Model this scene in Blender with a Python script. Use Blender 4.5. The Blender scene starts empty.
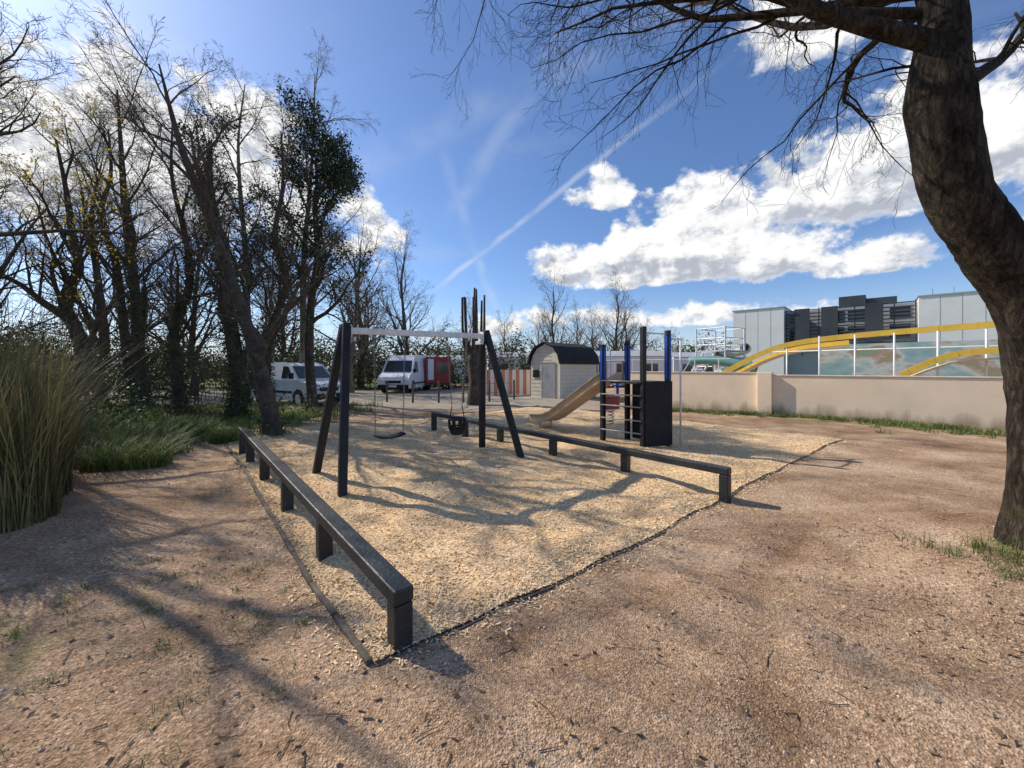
import bpy, math, random
import numpy as np
from mathutils import Vector, Matrix
rnd=random.Random(7); npr=np.random.RandomState(7)
S=bpy.context.scene
S.view_settings.view_transform='Standard'
try: S.view_settings.look='None'
except: pass
S.view_settings.exposure=0
COL=S.collection
# ------------------------------------------------------------ helpers
def N(nt,t,**k):
    n=nt.nodes.new(t)
    for a,b in k.items(): setattr(n,a,b)
    return n
def ramp(nt,stops):
    r=N(nt,'ShaderNodeValToRGB'); e=r.color_ramp.elements
    while len(e)<len(stops): e.new(0.5)
    for i,(p,c) in enumerate(stops):
        e[i].position=p; e[i].color=(c[0],c[1],c[2],1)
    return r
def M(name,col,rough=.8,var=.2,scale=4,bump=0,bscale=60,metal=0,spec=.3,stretch=None,island=0,coord='Object',trans=0,det=3):
    m=bpy.data.materials.new(name); m.use_nodes=True; nt=m.node_tree; b=nt.nodes['Principled BSDF']
    tc=N(nt,'ShaderNodeTexCoord'); mp=N(nt,'ShaderNodeMapping'); nt.links.new(tc.outputs[coord],mp.inputs[0])
    if stretch: mp.inputs['Scale'].default_value=stretch
    no=N(nt,'ShaderNodeTexNoise'); no.inputs['Scale'].default_value=scale; no.inputs['Detail'].default_value=det; no.inputs['Roughness'].default_value=.65
    nt.links.new(mp.outputs[0],no.inputs[0])
    lo=[c*(1-var) for c in col]; hi=[min(1,c*(1+var)) for c in col]
    r=ramp(nt,[(.3,lo),(.7,hi)]); nt.links.new(no.outputs[0],r.inputs[0]); out=r.outputs[0]
    if island:
        g=N(nt,'ShaderNodeNewGeometry'); hs=N(nt,'ShaderNodeHueSaturation')
        mr=N(nt,'ShaderNodeMapRange'); mr.inputs[3].default_value=1-island; mr.inputs[4].default_value=1+island
        nt.links.new(g.outputs['Random Per Island'],mr.inputs[0]); nt.links.new(mr.outputs[0],hs.inputs['Value']); nt.links.new(out,hs.inputs['Color'])
        m2=N(nt,'ShaderNodeMapRange'); m2.inputs[3].default_value=.49; m2.inputs[4].default_value=.515
        ml=N(nt,'ShaderNodeMath',operation='FRACT'); mm=N(nt,'ShaderNodeMath',operation='MULTIPLY'); mm.inputs[1].default_value=17.3
        nt.links.new(g.outputs['Random Per Island'],mm.inputs[0]); nt.links.new(mm.outputs[0],ml.inputs[0]); nt.links.new(ml.outputs[0],m2.inputs[0]); nt.links.new(m2.outputs[0],hs.inputs['Hue'])
        out=hs.outputs[0]
    nt.links.new(out,b.inputs['Base Color'])
    b.inputs['Roughness'].default_value=rough; b.inputs['Metallic'].default_value=metal
    b.inputs['Specular IOR Level'].default_value=spec
    if bump:
        n2=N(nt,'ShaderNodeTexNoise'); n2.inputs['Scale'].default_value=bscale; n2.inputs['Detail'].default_value=3
        nt.links.new(mp.outputs[0],n2.inputs[0]); bp=N(nt,'ShaderNodeBump'); bp.inputs['Strength'].default_value=bump; bp.inputs['Distance'].default_value=.02
        nt.links.new(n2.outputs[0],bp.inputs['Height']); nt.links.new(bp.outputs[0],b.inputs['Normal'])
    if trans:
        t=N(nt,'ShaderNodeBsdfTranslucent'); nt.links.new(out,t.inputs[0]); mx=N(nt,'ShaderNodeMixShader'); mx.inputs[0].default_value=trans
        nt.links.new(b.outputs[0],mx.inputs[1]); nt.links.new(t.outputs[0],mx.inputs[2])
        nt.links.new(mx.outputs[0],nt.nodes['Material Output'].inputs[0])
    return m
def mesh_obj(name,V,F,mat,parent=None,smooth=False,bevel=0,seg=2):
    me=bpy.data.meshes.new(name); 
    if isinstance(V,np.ndarray): V=V.tolist()
    if isinstance(F,np.ndarray): F=F.tolist()
    me.from_pydata(V,[],F); me.update()
    if isinstance(mat,(list,tuple)):
        for q in mat: me.materials.append(q)
    elif mat: me.materials.append(mat)
    if smooth: me.polygons.foreach_set('use_smooth',[True]*len(me.polygons))
    o=bpy.data.objects.new(name,me); COL.objects.link(o)
    if parent: o.parent=parent
    if bevel:
        b=o.modifiers.new('bev','BEVEL'); b.width=bevel; b.segments=seg; b.limit_method='ANGLE'
    return o
def E(name,loc=(0,0,0),rz=0):
    o=bpy.data.objects.new(name,None); COL.objects.link(o); o.location=loc; o.rotation_euler=(0,0,rz); o.empty_display_size=.2; return o
class MB:
    def __init__(s): s.v=[]; s.f=[]
    def box(s,c,z,rz=0,R=None):
        n=len(s.v); c=Vector(c)
        R=R or Matrix.Rotation(rz,3,'Z')
        for k in range(8):
            p=Vector(((k&1)-.5,((k>>1)&1)-.5,((k>>2)&1)-.5)); p=Vector((p.x*z[0],p.y*z[1],p.z*z[2]))
            s.v.append(tuple(c+R@p))
        for q in ((0,2,3,1),(4,5,7,6),(0,1,5,4),(2,6,7,3),(0,4,6,2),(1,3,7,5)): s.f.append(tuple(n+i for i in q))
        return s
    def beam(s,p,q,w,h,up=(0,0,1)):
        p=Vector(p);q=Vector(q);d=q-p;L=d.length;x=d.normalized();u=Vector(up)
        if abs(x.dot(u))>.98: u=Vector((-.64,.77,0))
        y=u.cross(x).normalized(); z=x.cross(y)
        R=Matrix((x,y,z)).transposed(); return s.box((p+q)/2,(L,w,h),R=R)
    def cyl(s,p,q,r,n=10,r2=None):
        r2=r if r2 is None else r2
        p=Vector(p);q=Vector(q);d=(q-p).normalized();u=Vector((0,0,1)) if abs(d.z)<.9 else Vector((1,0,0))
        a=d.cross(u).normalized();b=d.cross(a);o=len(s.v)
        for (c,rr) in ((p,r),(q,r2)):
            for k in range(n):
                t=2*math.pi*k/n; s.v.append(tuple(c+a*math.cos(t)*rr+b*math.sin(t)*rr))
        for k in range(n): s.f.append((o+k,o+(k+1)%n,o+n+(k+1)%n,o+n+k))
        s.f.append(tuple(o+k for k in range(n))[::-1]); s.f.append(tuple(o+n+k for k in range(n))); return s
    def poly(s,pts):
        o=len(s.v); s.v+= [tuple(p) for p in pts]; s.f.append(tuple(range(o,o+len(pts)))); return s
    def tube(s,P,R,n=6,disp=0,rg=None,twist=0):
        o=len(s.v); P=[Vector(p) for p in P]; a=None
        for i,p in enumerate(P):
            d=(P[min(i+1,len(P)-1)]-P[max(i-1,0)]).normalized()
            if a is None:
                a=d.cross(Vector((.31,.87,.2))).normalized()
            a=(a-d*a.dot(d)).normalized(); b=d.cross(a)
            for k in range(n):
                t=2*math.pi*k/n; rr=R[i]
                if disp: rr*=1+disp*(math.sin(3*t+i*.35+1)*.5+math.sin(5*t-i*.22)*.35+math.sin(9*t+i*.5)*.25+(rg.random()-.5)*.5)
                s.v.append(tuple(p+a*math.cos(t)*rr+b*math.sin(t)*rr))
        for i in range(len(P)-1):
            for k in range(n):
                k2=(k+1)%n; s.f.append((o+i*n+k,o+i*n+k2,o+(i+1)*n+k2,o+(i+1)*n+k))
        s.f.append(tuple(o+(len(P)-1)*n+k for k in range(n)))
        return s
    def obj(s,name,mat,parent=None,bevel=0,smooth=False,seg=2): return mesh_obj(name,s.v,s.f,mat,parent,smooth,bevel,seg)

# ------------------------------------------------------------ materials
m_black=M('dark_stained_timber',(.024,.026,.026),.5,.5,3,.35,40,stretch=(1,1,1),spec=.5)
m_post=M('black_post',(.018,.019,.023),.5,.4,3,.2,40)
m_blue=M('blue_paint',(.02,.09,.38),.45,.25,3)
m_galv=M('galvanised_steel',(.7,.7,.7),.42,.15,8,.05,40,metal=.1,spec=.5)
m_rung=M('dull_rung_steel',(.3,.31,.32),.5,.2,8,metal=.3)
m_steel=M('slide_plastic',(.5,.37,.24),.42,.12,5)
m_chain=M('chain_steel',(.2,.2,.2),.4,.2,8,metal=.6)
m_rubber=M('black_rubber',(.02,.02,.02),.75,.3,10,.1)
m_tim=M('edging_timber',(.13,.105,.085),.85,.4,6,.4,50)
def bark_mat(name,lo,mid,hi,sc=1.):
    m=bpy.data.materials.new(name); m.use_nodes=True; nt=m.node_tree; b=nt.nodes['Principled BSDF']; L=nt.links.new
    tc=N(nt,'ShaderNodeTexCoord'); mp=N(nt,'ShaderNodeMapping'); mp.inputs['Scale'].default_value=(1,1,.3); L(tc.outputs['Object'],mp.inputs[0])
    n1=N(nt,'ShaderNodeTexNoise'); n1.inputs['Scale'].default_value=22*sc; n1.inputs['Detail'].default_value=5; n1.inputs['Roughness'].default_value=.75; n1.inputs['Distortion'].default_value=.8; L(mp.outputs[0],n1.inputs[0])
    n2=N(nt,'ShaderNodeTexNoise'); n2.inputs['Scale'].default_value=3.5; n2.inputs['Detail'].default_value=3; L(tc.outputs['Object'],n2.inputs[0])
    r=ramp(nt,[(.35,lo),(.5,mid),(.68,hi)]); L(n1.outputs[0],r.inputs[0])
    r2=ramp(nt,[(.35,(.55,.55,.5)),(.6,(1.1,1.1,1.1)),(.72,(1.0,1.15,.8))]); L(n2.outputs[0],r2.inputs[0])
    x=N(nt,'ShaderNodeMix',data_type='RGBA',blend_type='MULTIPLY'); x.inputs[0].default_value=1; L(r.outputs[0],x.inputs[6]); L(r2.outputs[0],x.inputs[7]); L(x.outputs[2],b.inputs['Base Color'])
    b.inputs['Roughness'].default_value=.95; b.inputs['Specular IOR Level'].default_value=.15
    bp=N(nt,'ShaderNodeBump'); bp.inputs['Strength'].default_value=1; bp.inputs['Distance'].default_value=.05; L(n1.outputs[0],bp.inputs['Height']); L(bp.outputs[0],b.inputs['Normal']); return m
m_bark=bark_mat('bark',(.014,.011,.008),(.048,.037,.027),(.12,.095,.07))
m_twig=M('bark_mid',(.1,.075,.055),.95,.4,5)
m_barkdark=M('bark_dark',(.085,.066,.05),.95,.5,5)
m_barkpale=M('bark_pale',(.17,.135,.1),.95,.4,5)
m_leafdark=M('evergreen_leaves',(.04,.058,.022),.6,.4,1.5,island=.5)
m_ivy=M('ivy_leaves',(.07,.1,.03),.6,.4,1.5,island=.5)
m_laurel=M('laurel_leaves',(.065,.095,.03),.6,.4,1.5,island=.5)
m_hedge=M('hedge_leaves',(.11,.125,.045),.7,.45,.5,island=.5)
m_hedgebr=M('twiggy_scrub',(.13,.10,.065),.85,.4,.5,island=.5)
m_yleaf=M('spring_leaves',(.5,.36,.04),.6,.3,1.5,island=.3,trans=.4)
m_grass=M('grass_blades',(.14,.18,.05),.6,.35,.8,island=.4,trans=.2)
m_reed=M('reed_blades',(.2,.18,.075),.6,.5,1.2,island=.5,trans=.2)
m_white=M('white_paint',(.78,.78,.78),.35,.05,2,spec=.5)
m_whiteb=M('white_cladding',(.8,.78,.74),.6,.05,.7)
m_glass=M('dark_glass',(.025,.03,.035),.08,.2,2,spec=.8)
m_tyre=M('tyre',(.02,.02,.02),.8,.2,5)
m_red=M('red_paint',(.36,.06,.045),.5,.15,2)
m_orange=M('orange_canvas',(.6,.25,.15),.7,.15,2)
m_yellow=M('yellow_fibreglass',(.85,.56,.08),.45,.08,1.2,spec=.4)
m_teal=M('teal_fibreglass',(.15,.36,.32),.4,.2,1.2)
m_roof=M('roof_felt',(.022,.022,.025),.85,.3,3,.3,60)
m_shed=M('shed_boards',(.68,.62,.5),.75,.08,3,.1,30)
m_door=M('grey_door',(.3,.31,.32),.6,.15,3)
m_lamp=M('lamp_glass',(.7,.7,.68),.15,.1,5,spec=.8)
m_greyc=M('grey_cladding',(.42,.43,.44),.6,.12,.5)
m_dkc=M('dark_louvre',(.06,.065,.07),.5,.2,.5)

def wall_mat():
    m=M('rendered_wall',(.88,.71,.51),.9,.07,1.3,.2,60); nt=m.node_tree; b=nt.nodes['Principled BSDF']
    old=b.inputs['Base Color'].links[0].from_socket
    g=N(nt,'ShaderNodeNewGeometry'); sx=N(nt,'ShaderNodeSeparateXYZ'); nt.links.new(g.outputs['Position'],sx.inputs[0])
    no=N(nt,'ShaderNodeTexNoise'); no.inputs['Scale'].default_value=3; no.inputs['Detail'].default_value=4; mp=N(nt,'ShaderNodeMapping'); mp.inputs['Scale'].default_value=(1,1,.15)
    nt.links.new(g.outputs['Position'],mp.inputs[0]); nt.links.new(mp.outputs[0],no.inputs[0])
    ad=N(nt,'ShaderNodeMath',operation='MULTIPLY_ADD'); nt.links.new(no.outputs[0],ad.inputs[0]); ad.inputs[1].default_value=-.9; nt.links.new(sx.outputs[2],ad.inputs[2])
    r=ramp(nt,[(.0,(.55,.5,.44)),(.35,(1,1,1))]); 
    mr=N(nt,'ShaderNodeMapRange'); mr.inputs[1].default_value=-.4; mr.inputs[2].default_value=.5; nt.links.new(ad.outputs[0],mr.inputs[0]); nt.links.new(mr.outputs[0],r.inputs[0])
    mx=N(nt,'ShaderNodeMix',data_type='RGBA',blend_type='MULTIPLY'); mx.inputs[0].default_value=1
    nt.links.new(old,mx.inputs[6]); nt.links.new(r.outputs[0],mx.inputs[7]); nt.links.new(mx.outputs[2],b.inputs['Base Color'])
    return m
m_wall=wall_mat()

# ------------------------------------------------------------ ground
ga=npr.uniform(0,2*np.pi,40); gp=npr.uniform(0,6.28,40); gf=np.concatenate([npr.uniform(.4,1.2,14),npr.uniform(1.5,5,14),npr.uniform(6,14,12)])
gw=np.concatenate([np.full(14,.012),np.full(14,.0045),np.full(12,.0024)])
TRK=[(5.2,.2,4.3),(5.2,.2,5.6),(9.5,-3.5,8.6)]
def track(x,y):
    t=np.zeros_like(x)
    for cx,cy,R in TRK: t=np.maximum(t,np.exp(-((np.hypot(x-cx,y-cy)-R)/.12)**2))
    return t
def H(x,y):
    x=np.asarray(x,float); y=np.asarray(y,float); z=np.zeros_like(x)
    for a,p,f,w in zip(ga,gp,gf,gw): z=z+w*np.sin(f*(np.cos(a)*x+np.sin(a)*y)+p)
    r=np.hypot(x,y); z=z*np.clip(1.4-r/40,0.2,1)
    z=z+.16*np.exp(-((x-4.6)**2+(y-3.2)**2)/.9)+.12*np.exp(-((x+6.2)**2+(y-4)**2)/4.)
    for cx,cy,R in TRK:
        rr=np.abs(np.hypot(x-cx,y-cy)-R); z=z-.018*np.exp(-(rr/.09)**2)+.010*np.exp(-((rr-.2)/.08)**2)
    return z
C0=np.array([-.74,2.14]); A=np.array([.775,.632]); B=np.array([-.655,.756]); LA,LB=10.6,9.6
def sm(x,a,b): t=np.clip((x-a)/(b-a),0,1); return t*t*(3-2*t)
n=360; t=np.linspace(-1,1,n); xs=4*np.sinh(t*5.9)*.98; ys=4*np.sinh(t*5.9)+3.5
X,Y=np.meshgrid(xs,ys); Z=H(X,Y)
V=np.stack([X.ravel(),Y.ravel(),Z.ravel()],1); idx=np.arange(n*n).reshape(n,n)
F=np.stack([idx[:-1,:-1].ravel(),idx[:-1,1:].ravel(),idx[1:,1:].ravel(),idx[1:,:-1].ravel()],1)
def ground_mat():
    m=bpy.data.materials.new('gravelly_earth'); m.use_nodes=True; nt=m.node_tree; b=nt.nodes['Principled BSDF']; L=nt.links.new
    g=N(nt,'ShaderNodeNewGeometry'); P=g.outputs['Position']
    def noise(s,d=6,r=.6):
        q=N(nt,'ShaderNodeTexNoise'); q.inputs['Scale'].default_value=s; q.inputs['Detail'].default_value=d; q.inputs['Roughness'].default_value=r; L(P,q.inputs[0]); return q.outputs[0]
    def mix(f,a,c,bt='MIX'):
        q=N(nt,'ShaderNodeMix',data_type='RGBA',blend_type=bt)
        if isinstance(f,float): q.inputs[0].default_value=f
        else: L(f,q.inputs[0])
        for s,i in ((a,6),(c,7)):
            if isinstance(s,tuple): q.inputs[i].default_value=(*s,1)
            else: L(s,q.inputs[i])
        return q.outputs[2]
    r1=ramp(nt,[(.34,(.34,.22,.135)),(.5,(.54,.375,.245)),(.66,(.68,.50,.345))]); L(noise(.9,6,.72),r1.inputs[0])
    r2=ramp(nt,[(.3,(.5,.48,.46)),(.7,(1.4,1.38,1.35))]); L(noise(45,3,.7),r2.inputs[0])
    c=mix(1.0,r1.outputs[0],r2.outputs[0],'MULTIPLY')
    vo=N(nt,'ShaderNodeTexVoronoi'); vo.inputs['Scale'].default_value=95; L(P,vo.inputs[0])
    sv=N(nt,'ShaderNodeSeparateColor'); L(vo.outputs['Color'],sv.inputs[0])
    r3=ramp(nt,[(.0,(.6,.58,.56)),(.6,(1,1,1)),(.93,(1.15,1.12,1.1)),(1,(1.6,1.55,1.5))]); L(sv.outputs[0],r3.inputs[0])
    c=mix(.85,c,r3.outputs[0],'MULTIPLY')
    r4=ramp(nt,[(.42,(1.05,1.05,1.05)),(.62,(.64,.58,.52))]); L(noise(.4,4,.7),r4.inputs[0]); c=mix(.8,c,r4.outputs[0],'MULTIPLY')
    ta=N(nt,'ShaderNodeAttribute'); ta.attribute_name='track'; tm=N(nt,'ShaderNodeMath',operation='MULTIPLY'); L(ta.outputs['Fac'],tm.inputs[0]); tm.inputs[1].default_value=.5
    c=mix(tm.outputs[0],c,mix(1.0,c,(.6,.55,.5),'MULTIPLY'))
    at=N(nt,'ShaderNodeAttribute'); at.attribute_name='grass'
    gn=noise(2.2,5,.7)
    ad=N(nt,'ShaderNodeMath',operation='ADD'); L(at.outputs['Fac'],ad.inputs[0]); L(gn,ad.inputs[1])
    mr=N(nt,'ShaderNodeMapRange'); mr.inputs[1].default_value=.9; mr.inputs[2].default_value=1.12; L(ad.outputs[0],mr.inputs[0])
    gr=ramp(nt,[(.3,(.09,.12,.035)),(.6,(.17,.2,.06)),(.75,(.26,.22,.11))]); L(noise(5,4,.7),gr.inputs[0])
    c=mix(mr.outputs[0],c,gr.outputs[0])
    a2=N(nt,'ShaderNodeAttribute'); a2.attribute_name='lane'
    c=mix(a2.outputs['Fac'],c,(.38,.33,.26))
    L(c,b.inputs['Base Color']); b.inputs['Roughness'].default_value=.95; b.inputs['Specular IOR Level'].default_value=.1
    h1=N(nt,'ShaderNodeMath',operation='MULTIPLY_ADD'); L(noise(30,4,.75),h1.inputs[0]); h1.inputs[1].default_value=2.4
    L(vo.outputs['Distance'],h1.inputs[2])
    bp=N(nt,'ShaderNodeBump'); bp.inputs['Strength'].default_value=.6; bp.inputs['Distance'].default_value=.016; L(h1.outputs[0],bp.inputs['Height']); L(bp.outputs[0],b.inputs['Normal'])
    return m
ground=mesh_obj('ground',V,F,ground_mat(),smooth=True)
x=X.ravel(); y=Y.ravel()
far=sm(np.hypot(x,y-5),26,40)
left=sm(-x-(5.2+.0*y),0,2.2)*sm(y,6.3,8.5)
left2=sm(-x,6.,7.5)*sm(y,2.2,5)*.75
fore=.42*np.exp(-((x+2.6)**2/1.5+(y-2.2)**2/1.5))
tr=.55*np.exp(-((x-4.3)**2+(y-3.)**2)/.7)+.55*np.exp(-(((x-10.4)+(y-11.2))/1.4142)**2/4-(((x-9.9)*.678+(y-11.4)*.735+.5)**2)/.35)
gm=np.clip(np.maximum.reduce([far,left,left2,fore,tr]),0,1)
lane=sm(y,14.6,15.6)*(1-sm(y,27,31))*(1-sm(x,2,6))*sm(x,-60,-50)
lane=lane*(1-sm(-x,9,11)*(1-sm(y,16.5,17.5)))*.9
for nm,ar in (('grass',gm),('lane',lane),('track',track(x,y))):
    at=ground.data.attributes.new(nm,'FLOAT','POINT'); at.data.foreach_set('value',ar.astype(np.float32))
nu,nv=300,270; U,W=np.meshgrid(np.linspace(0,LA,nu),np.linspace(0,LB,nv))
SX=C0[0]+A[0]*U+B[0]*W; SY=C0[1]+A[1]*U+B[1]*W
edge=np.minimum.reduce([U,LA-U,W,LB-W])
jit=sum(w*np.sin(f*(np.cos(a)*SX+np.sin(a)*SY)+p) for a,p,f,w in zip(npr.uniform(0,6.28,26),npr.uniform(0,6.28,26),npr.uniform(3,16,26),npr.uniform(.001,.0045,26)))
SZ=H(SX,SY)+.012+(.014+jit)*sm(edge,0,.25)
V=np.stack([SX.ravel(),SY.ravel(),SZ.ravel()],1); idx=np.arange(nu*nv).reshape(nv,nu)
F=np.stack([idx[:-1,:-1].ravel(),idx[:-1,1:].ravel(),idx[1:,1:].ravel(),idx[1:,:-1].ravel()],1)
def chip_mat():
    m=bpy.data.materials.new('wood_chip_bed'); m.use_nodes=True; nt=m.node_tree; b=nt.nodes['Principled BSDF']; L=nt.links.new
    g=N(nt,'ShaderNodeNewGeometry'); P=g.outputs['Position']
    def noise(s,d=6,r=.6):
        q=N(nt,'ShaderNodeTexNoise'); q.inputs['Scale'].default_value=s; q.inputs['Detail'].default_value=d; q.inputs['Roughness'].default_value=r; L(P,q.inputs[0]); return q.outputs[0]
    r1=ramp(nt,[(.3,(.64,.42,.22)),(.5,(.86,.61,.35)),(.72,(.94,.72,.46))]); L(noise(1.1,6,.72),r1.inputs[0])
    vo=N(nt,'ShaderNodeTexVoronoi'); vo.inputs['Scale'].default_value=55; L(P,vo.inputs[0]); sv=N(nt,'ShaderNodeSeparateColor'); L(vo.outputs['Color'],sv.inputs[0])
    r3=ramp(nt,[(0,(.5,.44,.36)),(.45,(.95,.95,.95)),(1,(1.15,1.12,1.05))]); L(sv.outputs[0],r3.inputs[0])
    mx=N(nt,'ShaderNodeMix',data_type='RGBA',blend_type='MULTIPLY'); mx.inputs[0].default_value=.9; L(r1.outputs[0],mx.inputs[6]); L(r3.outputs[0],mx.inputs[7])
    L(mx.outputs[2],b.inputs['Base Color']); b.inputs['Roughness'].default_value=.95; b.inputs['Specular IOR Level'].default_value=.1
    h=N(nt,'ShaderNodeMath',operation='MULTIPLY_ADD'); L(noise(18,4,.75),h.inputs[0]); h.inputs[1].default_value=2.2; L(sv.outputs[1],h.inputs[2])
    bp=N(nt,'ShaderNodeBump'); bp.inputs['Strength'].default_value=.6; bp.inputs['Distance'].default_value=.022; L(h.outputs[0],bp.inputs['Height']); L(bp.outputs[0],b.inputs['Normal'])
    return m
mesh_obj('wood_chip_play_surface',V,F,chip_mat(),smooth=True)

def scatter_flakes(name,px,py,pz,ln,wd,mat,tilt=.5):
    k=len(px); az=npr.uniform(0,6.28,k); tl=npr.normal(0,tilt,k); rl=npr.normal(0,tilt,k)
    ax=np.stack([np.cos(az)*np.cos(tl),np.sin(az)*np.cos(tl),np.sin(tl)],1)*ln[:,None]/2
    ay=np.stack([-np.sin(az)*np.cos(rl),np.cos(az)*np.cos(rl),np.sin(rl)],1)*wd[:,None]/2
    c=np.stack([px,py,pz+np.abs(np.sin(tl))*ln*.35+.004],1)
    V=np.stack([c-ax-ay,c+ax-ay*.6,c+ax*.9+ay,c-ax*.8+ay],1).reshape(-1,3)
    F=np.arange(4*k).reshape(-1,4)
    return mesh_obj(name,V,F,mat)
m_chip=M('wood_chip',(.84,.62,.37),.85,.1,3,island=.33)
k=70000; u=npr.uniform(0,1,k)**1.7*LA; w=npr.uniform(0,1,k)**1.6*LB
px=C0[0]+A[0]*u+B[0]*w; py=C0[1]+A[1]*u+B[1]*w
iu=np.clip((u/LA*(nu-1)).astype(int),0,nu-1); iw=np.clip((w/LB*(nv-1)).astype(int),0,nv-1)
scatter_flakes('wood_chips',px,py,SZ[iw,iu],npr.uniform(.012,.045,k),npr.uniform(.005,.014,k),m_chip,.3)
k=3800; e_=npr.randint(0,2,k); tt=npr.uniform(0,1,k); o_=-np.abs(npr.normal(0,.13,k))
u=np.where(e_==0,tt*LA,o_); w=np.where(e_==0,o_,tt*LB); px=C0[0]+A[0]*u+B[0]*w; py=C0[1]+A[1]*u+B[1]*w
scatter_flakes('stray_wood_chips',px,py,H(px,py)+.002,npr.uniform(.012,.035,k),npr.uniform(.005,.012,k),m_chip,.25)
def stones(name,px,py,sz,mat):
    k=len(px); z=H(px,py)+sz*.15
    base=np.array([(1,0,0),(0,1,0),(-1,0,0),(0,-1,0),(0,0,.7),(0,0,-.7)],float)
    V=base[None]*sz[:,None,None]*npr.uniform(.6,1.25,(k,6,1)); az=npr.uniform(0,6.28,k)
    c,s=np.cos(az)[:,None],np.sin(az)[:,None]; vx=V[:,:,0]*c-V[:,:,1]*s; vy=V[:,:,0]*s+V[:,:,1]*c
    V=np.stack([vx+px[:,None],vy+py[:,None],V[:,:,2]+z[:,None]],2).reshape(-1,3)
    f=np.array([(0,1,4),(1,2,4),(2,3,4),(3,0,4),(1,0,5),(2,1,5),(3,2,5),(0,3,5)]); F=(f[None]+np.arange(k)[:,None,None]*6).reshape(-1,3)
    mesh_obj(name,V,F,mat)
m_stone=M('gravel_stone',(.54,.4,.285),.9,.2,6,island=.42)
def inside(px,py):
    dx=px-C0[0]; dy=py-C0[1]; a=dx*A[0]+dy*A[1]; b=dx*B[0]+dy*B[1]; return (a>-.02)&(a<LA)&(b>-.02)&(b<LB)
k=60000; d=.8+npr.uniform(0,1,k)**1.6*8.5; th=npr.uniform(-.98,.98,k); px=d*np.tan(th*.99)*.97; py=d
pn=sum(np.sin(f*(np.cos(a)*px+np.sin(a)*py)+p) for a,p,f in zip(npr.uniform(0,6.28,12),npr.uniform(0,6.28,12),npr.uniform(1,6,12)))
sel=~inside(px,py)&(np.abs(px)<9)&(pn>npr.normal(-.9,1.2,k)); px,py=px[sel],py[sel]
sz=npr.uniform(.002,.006,len(px)); big=npr.uniform(0,1,len(px))>.975; sz[big]*=npr.uniform(1.6,3.4,big.sum())
stones('gravel',px,py,sz,m_stone)
k=2200; px=npr.normal(3.3,.8,k); py=npr.normal(2.7,.8,k); stones('soil_clods',px,py,npr.uniform(.006,.024,k)*npr.uniform(.4,1,k),M('soil_clod',(.38,.26,.17),.95,.2,6,island=.3))
q=MB(); rg=random.Random(3)
for i in range(150):
    d=1.2+rg.random()**1.5*5; x_=d*rg.uniform(-1.2,1.2)
    if inside(np.array([x_]),np.array([d]))[0]: continue
    a=rg.uniform(0,6.28); l=rg.uniform(.04,.16); pts=[]
    for k in range(3): 
        xx=x_+math.cos(a)*l*k/2+rg.gauss(0,.006); yy=d+math.sin(a)*l*k/2+rg.gauss(0,.006); pts.append((xx,yy,float(H(xx,yy))+.006))
    q.tube(pts,[.0028,.0022,.0012],4)
q.obj('fallen_twigs',m_twig)
k=900; d=1.2+npr.uniform(0,1,k)**1.3*7; px=d*npr.uniform(-1.3,1.3,k); py=d; sel=px<3.8; px,py=px[sel],py[sel]; k=len(px)
scatter_flakes('dead_leaves',px,py,H(px,py)+np.where(inside(px,py),.035,.003),npr.uniform(.018,.038,k),npr.uniform(.012,.022,k),M('dead_leaf',(.24,.15,.08),.8,.3,6,island=.4),.35)

# ------------------------------------------------------------ grass
def blades(name,px,py,ht,wd,lean,mat,curve=.5,pz=None):
    k=len(px); z=H(px,py) if pz is None else pz; az=npr.uniform(0,6.28,k)
    dx,dy=np.cos(az),np.sin(az); wx,wy=-dy,dx; ln=lean*npr.uniform(.2,1.3,k)
    rows=[]
    for t,ws in ((0,1),(.4,.9),(.75,.6),(1,.08)):
        o=ln*t**(1+curve)*ht; zz=z-.01+ht*t*(1-.25*ln*t)
        rows.append(np.stack([px+dx*o-wx*wd*ws/2,py+dy*o-wy*wd*ws/2,zz],1)); rows.append(np.stack([px+dx*o+wx*wd*ws/2,py+dy*o+wy*wd*ws/2,zz],1))
    V=np.stack(rows,1).reshape(-1,3); f=np.array([(0,1,3,2),(2,3,5,4),(4,5,7,6)]); F=(f[None]+np.arange(k)[:,None,None]*8).reshape(-1,4)
    return mesh_obj(name,V,F,mat)
def clump(cx,cy,rad,k): 
    a=npr.uniform(0,6.28,k); r=rad*np.sqrt(npr.uniform(0,1,k)); return cx+r*np.cos(a),cy+r*np.sin(a)
def tuftfield(num,per,xr,yr,rad,fn=None):
    xs=[];ys=[]
    for i in range(num):
        cx=npr.uniform(*xr);cy=npr.uniform(*yr)
        if fn and not fn(cx,cy): continue
        a,b=clump(cx,cy,rad*npr.uniform(.4,1.3),per); xs.append(a);ys.append(b)
    return np.concatenate(xs),np.concatenate(ys)
for cx,cy,r,k,hh in ((-4.95,3.75,.4,1900,1.75),(-5.6,4.3,.5,2000,2.2),(-5.4,3.3,.45,1300,1.8),(-6.8,4.9,.6,1700,2.3),(-7.5,5.8,.6,1300,2.0)):
    a,b=clump(cx,cy,r,k); blades('tall_grass_clump',a,b,npr.uniform(.2,1,k)**1.2*hh,npr.uniform(.006,.014,k),.42,m_reed,1.2)
for cx,cy,r,k,hh in ((-6.6,7.0,.5,1300,.75),(-8.3,7.3,.6,1300,.9),(-7.6,9.0,.6,1000,.6),(-9.7,8.7,.7,1200,.75),(-6.1,8.3,.3,500,.45),(-5.8,5.9,.5,1200,.6)):
    a,b=clump(cx,cy,r,k); blades('tall_grass_clump',a,b,npr.uniform(.35,1,k)*hh,npr.uniform(.006,.014,k),.9,m_grass,.9)
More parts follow.
